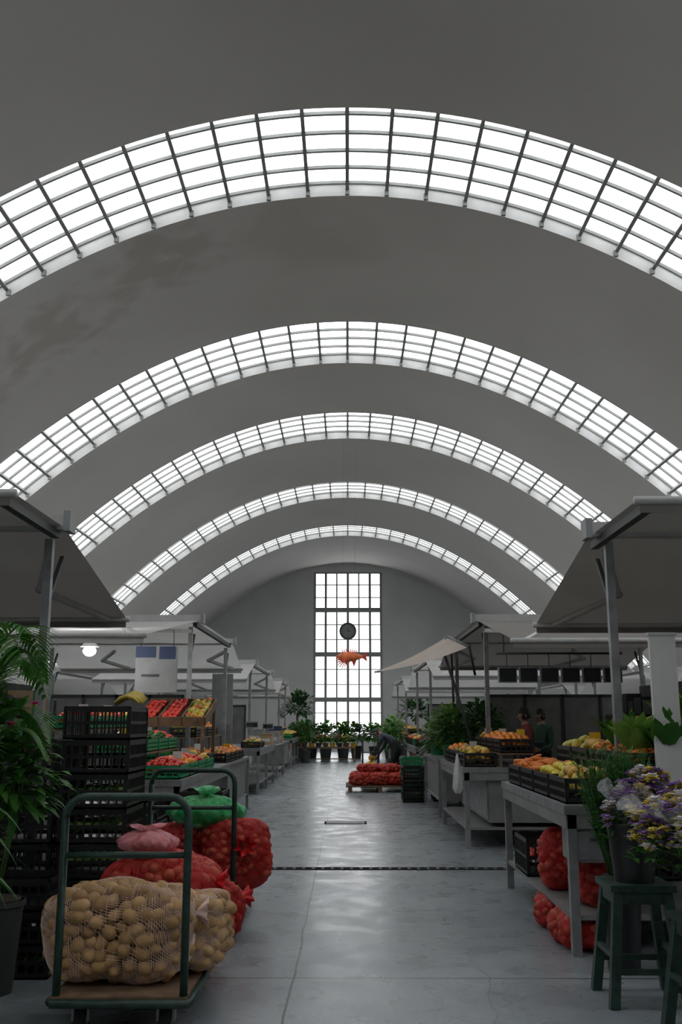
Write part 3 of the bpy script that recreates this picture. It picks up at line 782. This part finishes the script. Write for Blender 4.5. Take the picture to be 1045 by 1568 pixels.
def bouquet_bucket(name,x,y,z,h,r,spread,n,cols,top,lean=(0,0)):
    e=empty(name); m=MB(); m.cone((x,y,z),r*.78,r,h,BLACKPL,24,False); m.cone((x,y,z),r*.78,r*.78,.005,BLACKPL,24); m.cone((x,y,z+h-.02),r*1.05,r*1.05,.02,BLACKPL,24,False); m.cone((x,y,z+h-.05),r*.9,r*.9,.005,SCREEN,24)
    m.build('bucket',e)
    m=MB()
    for i in range(n):
        a=U(0,6.283); q=R()**.5*spread; zz=top+.06-(q/spread)**2*.22+U(-.04,.04)
        p=(x+lean[0]+q*math.cos(a),y+lean[1]+q*math.sin(a),zz)
        m.path([(x+U(-.04,.04),y+U(-.04,.04),z+h-.05),p],.003,STEM,4)
        c=random.choice(cols)
        for _ in range(4): flower(m,(p[0]+U(-.025,.025),p[1]+U(-.025,.025),p[2]+U(-.025,.025)),U(.026,.046),c,6)
        for _ in range(2): m.leaf((p[0],p[1],p[2]-U(.04,.15)),(U(-1,1),U(-1,1),.5),.1,.03,LEAF,.4,3)
    m.build('flowers',e)
    m=MB()
    for k in range(3):
        a=k*2.1+.4; cx,cy=x+lean[0]+spread*.45*math.cos(a),y+lean[1]+spread*.45*math.sin(a); S=40;vs=[]
        for i,(t,rr) in enumerate(((0,.03),(.5,spread*.42),(.85,spread*.7),(1,spread*.78))):
            for s in range(S):
                b=6.283*s/S; w=rr*(1+.1*math.sin(5*b+k)+.07*math.sin(11*b))
                zz=z+h-.04+(top+.0-(z+h-.04))*t+(.04*math.sin(6*b+k) if i==3 else 0)
                vs.append((x+(cx-x)*t+w*math.cos(b),y+(cy-y)*t+w*math.sin(b),zz))
        m.add(vs,[(i*S+s,i*S+(s+1)%S,(i+1)*S+(s+1)%S,(i+1)*S+s) for i in range(3) for s in range(S)],CELLO,True)
    m.build('wrap',e)
bouquet_bucket('flower_bucket',1.62,5.95,.62,.32,.14,.22,100,[FLP,FLY,FLP,FLW],1.14,(.08,-.05))
bouquet_bucket('flower_bucket',1.84,5.25,.56,.30,.14,.30,220,[FLP,FLW,FLY,FLW,FLY,FLP,FLW],1.08,(-.08,.08))
m=MB(); pot(m,(2.15,5.85,0),.17,.34,DARKP); m.path([(2.15,5.85,.3),(2.12,5.85,1.7)],[.016,.008],STEM,6)
for i in range(40):
    a=i*2.4; z=1.0+.8*i/40; m.leaf((2.13,5.85,z),(math.cos(a),math.sin(a),U(.4,1)),U(.22,.30),.10,LEAFD,.3,5)
m.build('rubber_plant')
def herb(name,c,n,L,mat,spread,base=0,h0=.3,fine=True):
    m=MB(); pot(m,(c[0],c[1],base),.13,h0,BLACKPL)
    for i in range(n):
        a=U(0,6.283); tilt=U(.05,spread); d=Vector((math.cos(a)*tilt,math.sin(a)*tilt,1)).normalized(); l=L*U(.6,1)
        p0=Vector((c[0]+U(-.06,.06),c[1]+U(-.06,.06),base+h0)); p1=p0+d*l
        m.path([p0[:],p1[:]],[.003,.0015],STEM,4)
        for k in range(24):
            t=U(.3,1); p=p0+d*l*t
            m.leaf(p[:],(U(-1,1),U(-1,1),U(0,1)),U(.05,.10),.015,mat,.2,2)
    m.build(name)
herb('dill_bunch',(1.70,6.58,0),200,.80,DILL,.36,h0=.55)
def greens(name,c,n,L,W,mat,rad):
    m=MB(); m.sph((c[0],c[1],c[2]+.04),.05,LEAFL,(1,1,.8))
    for i in range(n):
        a=U(0,6.283); q=R()**.5
        b=(c[0]+rad[0]*q*math.cos(a),c[1]+rad[1]*q*math.sin(a),c[2]+U(.0,.06))
        m.leaf(b,(math.cos(a)*q*.8+U(-.2,.2),math.sin(a)*q*.8+U(-.2,.2),1),L*U(.6,1.1),W,mat,.15,4,fold=.4)
    m.build(name)
for i,(x,y,z) in enumerate(((2.05,7.25,1.3),(2.1,7.75,1.3),(2.42,7.4,1.47),(2.58,7.9,1.47),(2.55,7.1,1.47),(2.2,7.05,1.3))):
    greens('lettuce',(x,y,z),44,.28,.11,[LEAFL,LEAF][i%2],(.11,.11))
for i,(x,y,z,mt) in enumerate(((1.75,17.0,1.25,LEAF),(2.1,18.2,1.35,LEAFD),(1.7,19.1,1.2,LEAF),(2.3,17.3,1.5,LEAF),(1.85,18.2,1.45,LEAFL))):
    m=MB(); m.cone((x,y,.9),.14,.17,.2,GREENPL,16); foliage(m,(x,y,z),(.4,.35,.35),420,.17,.07,mt,.5); m.build('leafy_greens_bunch')
bush('leafy_plant',(1.95,21.6,0),.2,.45,420,.2,.09,LEAFD,(.4,.3,.5),1.0)
bush('leafy_plant',(1.15,26.6,0),.2,.45,350,.2,.09,LEAF,(.35,.4,.5),1.0)
bush('leafy_plant',(1.3,29.5,0),.2,.45,350,.2,.09,LEAFL,(.35,.4,.5),1.2)
bush('leafy_plant',(-1.6,38.2,0),.2,.45,350,.2,.09,LEAF,(.35,.4,.5),1.1)
for i,(x,y,mt,fl) in enumerate(((-2.0,40.6,LEAF,FLW),(-1.5,42,LEAFD,FLY),(-.9,41,LEAF,FLK),(-.2,41.5,LEAF,FLY),(.35,43,LEAFD,FLW),(1.1,42,LEAF,FLY),(1.7,41,LEAF,FLK),(-2.2,44,LEAFD,FLW),(2.2,43,LEAF,FLY))):
    bush('potted_flower_plant',(x,y,0),.25,.5,320,.3,.13,mt,(.5,.4,.5),.95,fl,40,potm=DARKP)
m=MB()
m.b2((-2.1,39,.5),(.3,39.9,.55),WOODD)
for x in(-2.05,.25):
    for y in(39.05,39.85): m.b2((x-.03,y-.03,0),(x+.03,y+.03,.5),WOODD)
m.b2((-2.0,39.02,.1),(.2,39.5,.12),WOODD)
m.build('plant_table')
for i in range(9):
    x=-1.95+i*.27; m=MB(); pot(m,(x,39.45,.55),.11,.14,[DARKP,POT,YELM][i%3]); foliage(m,(x,39.45,.82),(.18,.16,.16),130,.14,.06,[LEAF,LEAFL][i%2]); 
    for k in range(14): flower(m,(x+U(-.16,.16),39.3+U(-.1,.1),.85+U(0,.17)),.055,[FLK,FLY,FLW][i%3])
    m.build('potted_seedling')
m=MB(); pot(m,(-2.3,46,0),.4,.6,POT); m.path([(-2.3,46,.5),(-2.3,46,1.9)],.05,WOODD,8); foliage(m,(-2.3,46,2.1),(.8,.7,.8),420,.35,.14,LEAFD,.4); m.build('potted_tree')
m=MB(); pot(m,(3.0,45,0),.4,.6,POT); m.path([(3.0,45,.5),(3.0,45,1.6)],.05,WOODD,8); foliage(m,(3.0,45,1.9),(.8,.8,.8),360,.35,.14,LEAFD,.4); m.build('potted_tree')

# ---------------------------------------------------------------- beige projecting awning (right)
e=empty('aisle_awning'); m=MB(); N=8
A=np.array((1.85,15.3,2.62));B=np.array((.48,15.3,2.25));C=np.array((.5,18.6,2.40));D=np.array((1.85,18.6,3.05)); vs=[]
for i in range(N+1):
    for j in range(N+1):
        s,t=i/N,j/N; p=(A*(1-s)+B*s)*(1-t)+(D*(1-s)+C*s)*t; p=p-np.array([0,0,.05*math.sin(math.pi*s)]); vs.append(p)
fs=[(i*(N+1)+j,(i+1)*(N+1)+j,(i+1)*(N+1)+j+1,i*(N+1)+j+1) for i in range(N) for j in range(N)]
m.add(vs,fs,FABB,True); m.build('fabric',e)
m=MB(); m.path([B,C],.02,WHITEP); m.path([A,D],.03,DARKP); m.path([(1.5,15.5,2.5),(1.95,15.45,.95)],.022,DARKP); m.path([A,(1.95,15.45,2.2)],.02,DARKP); m.path([(1.9,18.5,2.95),(1.95,18.5,.9)],.022,DARKP)
m.build('awning_pole',e)

# ---------------------------------------------------------------- equipment
def displays(x0,x1,y,z,n):
    m=MB(); m.path([(x0,y,z+.28),(x1,y,z+.28)],.015,DARKP)
    for q in (x0+.1,x1-.1): m.path([(q,y,z+.28),(q,y,z+.62)],.008,DARKP)
    for i in range(n):
        x=x0+(x1-x0)*(i+.5)/n
        m.path([(x,y,z+.28),(x,y,z+.1)],.006,DARKP); m.box((x,y,z),(.24,.06,.2),GREYEQ); m.box((x,y-.035,z),(.21,.01,.17),SCREEN)
    m.build('hanging_scale_rail')
displays(1.95,3.6,13.2,2.1,6)
def scale(x,y,z):
    m=MB(); m.b2((x-.15,y-.17,z),(x+.15,y+.17,z+.1),GREYEQ); m.b2((x-.17,y-.17,z+.115),(x+.17,y+.17,z+.125),STEEL); m.b2((x-.02,y-.02,z+.09),(x+.02,y+.02,z+.12),STEEL)
    m.b2((x-.02,y+.15,z),(x+.02,y+.18,z+.45),GREYEQ); m.b2((x-.15,y+.13,z+.4),(x+.15,y+.2,z+.56),GREYEQ); m.b2((x-.13,y+.12,z+.43),(x+.13,y+.13,z+.53),SCREEN); m.build('weighing_scale')
scale(-2.3,24.2,.95); scale(-2.2,27.8,.9)
m=MB(); m.b2((-2.70,12.75,1.86),(-2.18,12.85,2.44),GREYEQ); m.b2((-2.70,12.74,2.30),(-2.45,12.75,2.44),BLUEM); m.b2((-2.40,12.74,2.28),(-2.2,12.75,2.44),BLUEM); m.b2((-2.62,12.74,2.06),(-2.4,12.748,2.09),DARKP)
for x in(-2.65,-2.23): m.path([(x,12.8,2.44),(x,12.8,2.66)],.005,DARKP)
m.build('hanging_price_board')
m=MB(); m.b2((-2.6,19.3,1.45),(-2.2,19.33,2.4),GREYEQ); m.b2((-2.6,19.3,0),(-2.56,19.33,1.45),STEEL); m.b2((-2.24,19.3,0),(-2.2,19.33,1.45),STEEL); m.build('notice_board')
m=MB(); m.sph((-3.1,12.0,2.33),.08,LAMPM,(1,1,.8)); m.cone((-3.1,12.0,2.38),.11,.05,.07,WHITEP); m.path([(-3.1,12,2.44),(-3.1,12,2.6)],.006,DARKP); m.build('hanging_lamp')
ld=bpy.data.lights.new('lamp_bulb','POINT'); ld.energy=22; ld.shadow_soft_size=.08; lo_=bpy.data.objects.new('lamp_bulb',ld); lo_.location=(-3.1,11.85,2.2); scene.collection.objects.link(lo_)
m=MB(); m.b2((2.10,6.98,.95),(2.28,7.02,2.09),PAPER); m.b2((2.09,6.97,2.09),(2.29,7.03,2.11),WHITEP); m.b2((2.08,6.96,.95),(2.30,7.04,.97),WHITEP); m.build('white_partition_board')
m=MB(); S=20; vs=[]
for i,(zz,r) in enumerate(((1.12,.015),(1.0,.05),(.8,.085),(.72,.09),(.66,.05))):
    for k in range(S):
        t=6.283*k/S; w=r*(1+.2*math.sin(4*t+i)); vs.append((1.32+w*math.cos(t)*.6,12.4+w*math.sin(t),zz))
fs=[(i*S+k,i*S+(k+1)%S,(i+1)*S+(k+1)%S,(i+1)*S+k) for i in range(4) for k in range(S)]
m.add(vs,fs,BAGW,True); m.path([(1.32,12.4,1.12),(1.42,12.56,1.12),(1.42,12.58,.95)],.006,STEEL); m.build('hanging_plastic_bags')
def shelf(x,y0,y1,side):
    m=MB(); d=.45
    for z in (.1,.6,1.1,1.6): m.b2((x,y0,z),(x+side*d,y1,z+.03),DARKP)
    for y in(y0+.02,y1-.02):
        for xx_ in (x+side*.02,x+side*(d-.02)): m.b2((xx_-.02,y-.02,0),(xx_+.02,y+.02,1.85),DARKP)
    m.b2((x+side*(d-.01),y0,0),(x+side*d,y1,2.1),DARKP)
    cols=[CARD,BLACKPL,GREENPL,DARKP,WOODD,BLACKPL]
    for z in (.13,.63,1.13,1.63):
        y=y0+.08
        while y<y1-.45:
            w=U(.25,.45); h=U(.15,.35); m.b2((x+side*.05,y,z),(x+side*U(.3,.42),y+w,z+h),random.choice(cols)); y+=w+U(.03,.15)
    m.build('stock_shelf')
shelf(4.6,7.5,11,1); shelf(4.6,12.5,17.5,1); shelf(-4.9,11,17,-1); shelf(4.6,23,28,1); shelf(-4.9,23,29,-1)
for (sx,y,x0,x1) in ((1,18.9,2.6,5.4),(-1,19.0,3.1,5.6),(1,29.0,2.3,5.4),(-1,30.6,3.1,5.6)):
    m=MB(); xa,xb=sorted((sx*x0,sx*x1)); m.b2((xa,y,.1),(xb,y+.03,1.95),STEELD)
    for i in range(5):
        x=xa+(xb-xa)*i/4; m.b2((x-.025,y-.03,0),(x+.025,y,2.0),DARKP)
    m.b2((xa,y-.03,1.95),(xb,y+.03,2.0),DARKP); m.build('stall_partition')  # steel-panelled stall partition on dark posts
for (x,y) in ((-3.6,8.6),(-4.2,8.8),(3.6,10.9),(3.9,12.2),(4.4,19.7),(-3.9,20.5),(3.3,10.3),(4.0,14.5),(-3.5,11.2),(-3.7,13.2),(-3.6,17.6)): crate_stack(x,y,random.choice([5,6,7]),lx=.5,ly=.6)
for (x,y,w,d,h,mt,zt) in ((-2.0,25.0,.3,.4,.25,CARD,.95),(-2.3,25.5,.4,.3,.35,GREYEQ,.95),(-2.1,28.6,.35,.4,.3,GREYEQ,.9),(-2.2,31.3,.4,.5,.3,CARD,.9),(-2.3,32.3,.4,.4,.45,BLUEM,.9)):
    m=MB(); m.b2((x-w/2,y-d/2,zt),(x+w/2,y+d/2,zt+h),mt); m.b2((x-w/2-.01,y-d/2-.01,zt+h),(x+w/2+.01,y+d/2+.01,zt+h+.02),mt); m.b2((x-w/2+.05,y-d/2-.004,zt+h*.3),(x+w/2-.05,y-d/2,zt+h*.6),PAPER); m.build('storage_box')

# ---------------------------------------------------------------- hanging fish
m=MB(); fx,fy,fz=.06,30,3.4
ORA=P('orange_fish_paint',(.65,.15,.05),.5,var=.4,scale=9); REDF=P('red_fish_paint',(.5,.05,.03),.5)
prof=[(-.42,.02,.02),(-.34,.08,.04),(-.2,.13,.075),(0,.15,.09),(.18,.11,.07),(.32,.06,.035),(.38,.045,.02)]
S=16;vs=[]
for (x,h,w) in prof:
    for k in range(S):
        t=6.283*k/S; vs.append((fx+x,fy+w*math.cos(t),fz+h*math.sin(t)))
m.add(vs,[(i*S+k,i*S+(k+1)%S,(i+1)*S+(k+1)%S,(i+1)*S+k) for i in range(len(prof)-1) for k in range(S)]+[tuple(range(S))],ORA,True)
def fin(pts,mat): 
    n=len(pts); V=[(fx+a,fy-.008,fz+b) for a,b in pts]+[(fx+a,fy+.008,fz+b) for a,b in pts]
    m.add(V,[tuple(range(n)),tuple(range(2*n-1,n-1,-1))]+[(i,(i+1)%n,n+(i+1)%n,n+i) for i in range(n)],mat)
fin([(.36,.03),(.52,.16),(.49,.0),(.52,-.15),(.36,-.03)],REDF)
for k in range(8): fin([(-.22+k*.06,.11),(-.26+k*.06,.33-.015*abs(k-3)),(-.17+k*.06,.11)],REDF)
for sgn in(-1,1):
    for k in range(6): 
        a=-1.7-.25*k; m.path([(fx-.12,fy+sgn*.07,fz-.05),(fx-.12+.34*math.cos(a)*1.0,fy+sgn*.16,fz-.05+.32*math.sin(a))],[.02,.006],REDF,5)
fin([(.05,-.12),(.12,-.30),(.2,-.1)],REDF); fin([(-.16,-.12),(-.08,-.32),(.0,-.14)],ORA)
m.sph((fx-.3,fy-.045,fz+.04),.025,PAPER); m.sph((fx-.3,fy-.065,fz+.04),.013,DARKP)
m.path([(fx-.2,fy,fz+.1),(fx-.2,fy,zi(fx)-.0)],.002,DARKP,5); m.path([(fx+.15,fy,fz+.1),(fx+.15,fy,zi(fx)-.0)],.002,DARKP,5)
m.build('hanging_fish_sculpture')

# ---------------------------------------------------------------- people
SKIN=P('skin',(.42,.24,.17),.5,var=.05); HAIR=P('dark_hair',(.02,.015,.012),.6)
def person(name,x,y,yaw,J,shirt,trous,hair=HAIR,apron=None):
    vi={}; verts=[];rad=[]
    def v(n,r): vi[n]=len(verts); verts.append(J[n]); rad.append(r)
    rr={'pel':(.155,.12),'sp':(.14,.11),'ch':(.165,.115),'nk':(.06,.06),'hd':(.05,.05)}
    for n in('pel','sp','ch','nk','hd'): v(n,rr[n])
    ed=[(0,1),(1,2),(2,3),(3,4)]; lab=['t','s','s','k']
    for s in('l','r'):
        for n,r in(('sh',.06),('el',.045),('wr',.028),('ha',.03)): v(s+n,(r,r if n!='ha' else .016))
        ed+=[(vi['ch'],vi[s+'sh']),(vi[s+'sh'],vi[s+'el']),(vi[s+'el'],vi[s+'wr']),(vi[s+'wr'],vi[s+'ha'])]; lab+=['s','s','s','k']
        for n,r in(('hip',.095),('kn',.062),('an',.043),('to',.035)): v(s+n,(r,r))
        ed+=[(vi['pel'],vi[s+'hip']),(vi[s+'hip'],vi[s+'kn']),(vi[s+'kn'],vi[s+'an']),(vi[s+'an'],vi[s+'to'])]; lab+=['t','t','t','b']
    def skin(verts,ed,rad,sub=2):
        me=bpy.data.meshes.new('t'); me.from_pydata(verts,ed,[]); o=bpy.data.objects.new('t',me); scene.collection.objects.link(o)
        o.modifiers.new('s','SKIN'); sv=me.skin_vertices[0].data if me.skin_vertices else None
        if sv is None:
            import bmesh
            bm=bmesh.new(); bm.from_mesh(me); bm.verts.layers.skin.verify(); bm.to_mesh(me); bm.free(); sv=me.skin_vertices[0].data
        for i,r in enumerate(rad): sv[i].radius=r; sv[i].use_root=(i==0)
        ss=o.modifiers.new('u','SUBSURF'); ss.levels=sub; ss.render_levels=sub
        dg=bpy.context.evaluated_depsgraph_get(); dg.update(); me2=bpy.data.meshes.new_from_object(o.evaluated_get(dg))
        V=np.array([q.co[:] for q in me2.vertices]); F=[list(p.vertices) for p in me2.polygons]
        bpy.data.objects.remove(o); return V,F
    V,F=skin(verts,ed,rad)
    M=Matrix.Translation((x,y,0))@Matrix.Rotation(yaw,4,'Z'); mb=MB()
    segs=[(np.array(verts[a]),np.array(verts[b])) for a,b in ed]
    mats={'t':trous,'s':shirt,'k':SKIN,'b':RUBBER}; groups={}
    for f in F:
        c=V[f].mean(0); best=None
        for (a,b),l in zip(segs,lab):
            ab=b-a; t=np.clip(np.dot(c-a,ab)/np.dot(ab,ab),0,1); d=np.linalg.norm(c-a-ab*t)
            if best is None or d<best[0]: best=(d,l,t)
        groups.setdefault(best[1],[]).append(f)
    for l,fs in groups.items():
        used=sorted({i for f in fs for i in f}); mp={a:i for i,a in enumerate(used)}
        mb.add(V[used],[[mp[i] for i in f] for f in fs],mats[l],True,M)
    for s in('l','r'):
        w=Vector(J[s+'wr']);h=Vector(J[s+'ha']); d=(h-w).normalized(); sd=d.cross(Vector((0,1,0)))
        if sd.length<.1: sd=Vector((1,0,0))
        sd.normalize(); cu=d.cross(sd)
        for k,l in enumerate((.065,.078,.083,.075)):
            b=h+sd*(.03-.02*k); p1=b+d*l*.5+cu*.006; p2=b+d*l*.9+cu*.025
            mb.path([(h+sd*(.022-.015*k)-d*.02)[:],b[:],p1[:],p2[:]],[.009,.009,.008,.006],SKIN,6,M=M)
        b=w+d*.035; mb.path([b[:],(b+sd*.04+d*.02)[:],(b+sd*.05+d*.055)[:]],[.011,.010,.007],SKIN,6,M=M)
    hd=Vector(J['hd']); nk=Vector(J['nk']); up=(hd-nk).normalized(); fw=Vector((0,1,0)); fw=(fw-up*up.dot(fw)).normalized(); rt=fw.cross(up)
    H=Matrix(((rt.x,fw.x,up.x,0),(rt.y,fw.y,up.y,0),(rt.z,fw.z,up.z,0),(0,0,0,1))); H=Matrix.Translation(hd+up*.07)@H; HM=M@H
    v,f=ICO[3]; v=v.copy()*np.array([.075,.095,.115])
    low=v[:,2]<-.02; v[low,0]*=1-(-.02-v[low,2])*3.0
    mb.add(v,f,SKIN,True,HM)
    mb.path([(0,.088,.02),(0,.115,-.018),(0,.092,-.03)],[.008,.015,.009],SKIN,6,M=HM)
    for q in(-1,1):
        mb.sph((q*.03,.084,.012),.012,PAPER,M=HM); mb.sph((q*.03,.094,.012),.006,DARKP,M=HM); mb.sph((q*.076,-.005,-.005),.022,SKIN,(.4,.8,1.2),M=HM); mb.box((q*.03,.09,.035),(.03,.008,.006),hair,HM)
    mb.sph((0,.083,-.058),.02,REDF,(1.1,.3,.3),M=HM)
    hv=v*1.09; keep=[p for p in f if not all((hv[i][1]>.045 and hv[i][2]<.055) or hv[i][2]<-.06 for i in p)]
    mb.add(hv+np.array([0,-.008,.006]),keep,hair,True,HM)
    mb.build(name)
STAND=dict(pel=(0,0,.95),sp=(0,.0,1.12),ch=(0,0,1.33),nk=(0,.01,1.46),hd=(0,.02,1.53),
 lsh=(-.18,0,1.38),lel=(-.23,.02,1.1),lwr=(-.17,.25,1.03),lha=(-.15,.33,1.03),rsh=(.18,0,1.38),rel=(.24,.04,1.1),rwr=(.15,.27,1.08),rha=(.13,.35,1.08),
 lhip=(-.09,0,.9),lkn=(-.1,.03,.5),lan=(-.11,0,.09),lto=(-.12,.15,.04),rhip=(.09,0,.9),rkn=(.1,.03,.5),ran=(.11,0,.09),rto=(.12,.15,.04))
BEND=dict(pel=(0,-.1,.9),sp=(0,0,1.04),ch=(0,.2,1.16),nk=(0,.31,1.21),hd=(0,.37,1.22),
 lsh=(-.18,.21,1.16),lel=(-.22,.34,.92),lwr=(-.15,.5,.74),lha=(-.13,.56,.68),rsh=(.18,.21,1.16),rel=(.22,.32,.92),rwr=(.16,.46,.72),rha=(.14,.51,.66),
 lhip=(-.1,-.08,.86),lkn=(-.12,.03,.47),lan=(-.13,-.08,.09),lto=(-.14,.07,.04),rhip=(.1,-.08,.86),rkn=(.12,.05,.47),ran=(.13,-.04,.09),rto=(.14,.11,.04))
NAVY=P('navy_cloth',(.03,.04,.065),.8); BLK=P('black_cloth',(.012,.012,.014),.8); MAR=P('maroon_cloth',(.22,.04,.045),.8); GRN=P('green_apron_cloth',(.05,.11,.08),.8)
person('market_worker',1.10,24.5,1.2,BEND,NAVY,BLK)
person('market_vendor',2.85,16.3,1.7,STAND,MAR,BLK); person('market_vendor',3.35,17.6,2.2,STAND,GRN,BLK)
person('market_vendor',-3.3,16.2,-1.2,STAND,NAVY,BLK); 

# ---------------------------------------------------------------- world + camera
w=bpy.data.worlds.new('overcast_sky'); scene.world=w; w.use_nodes=True; bg=w.node_tree.nodes['Background']
bg.inputs['Color'].default_value=(.96,.98,1,1); bg.inputs['Strength'].default_value=2.85
cam=bpy.data.cameras.new('camera'); co=bpy.data.objects.new('camera',cam); scene.collection.objects.link(co); scene.camera=co
cam.sensor_fit='VERTICAL'; cam.sensor_height=36; cam.lens=35; cam.clip_end=300
co.location=(0,0,1.5); co.rotation_euler=(math.radians(90+11.9),0,math.radians(.395))
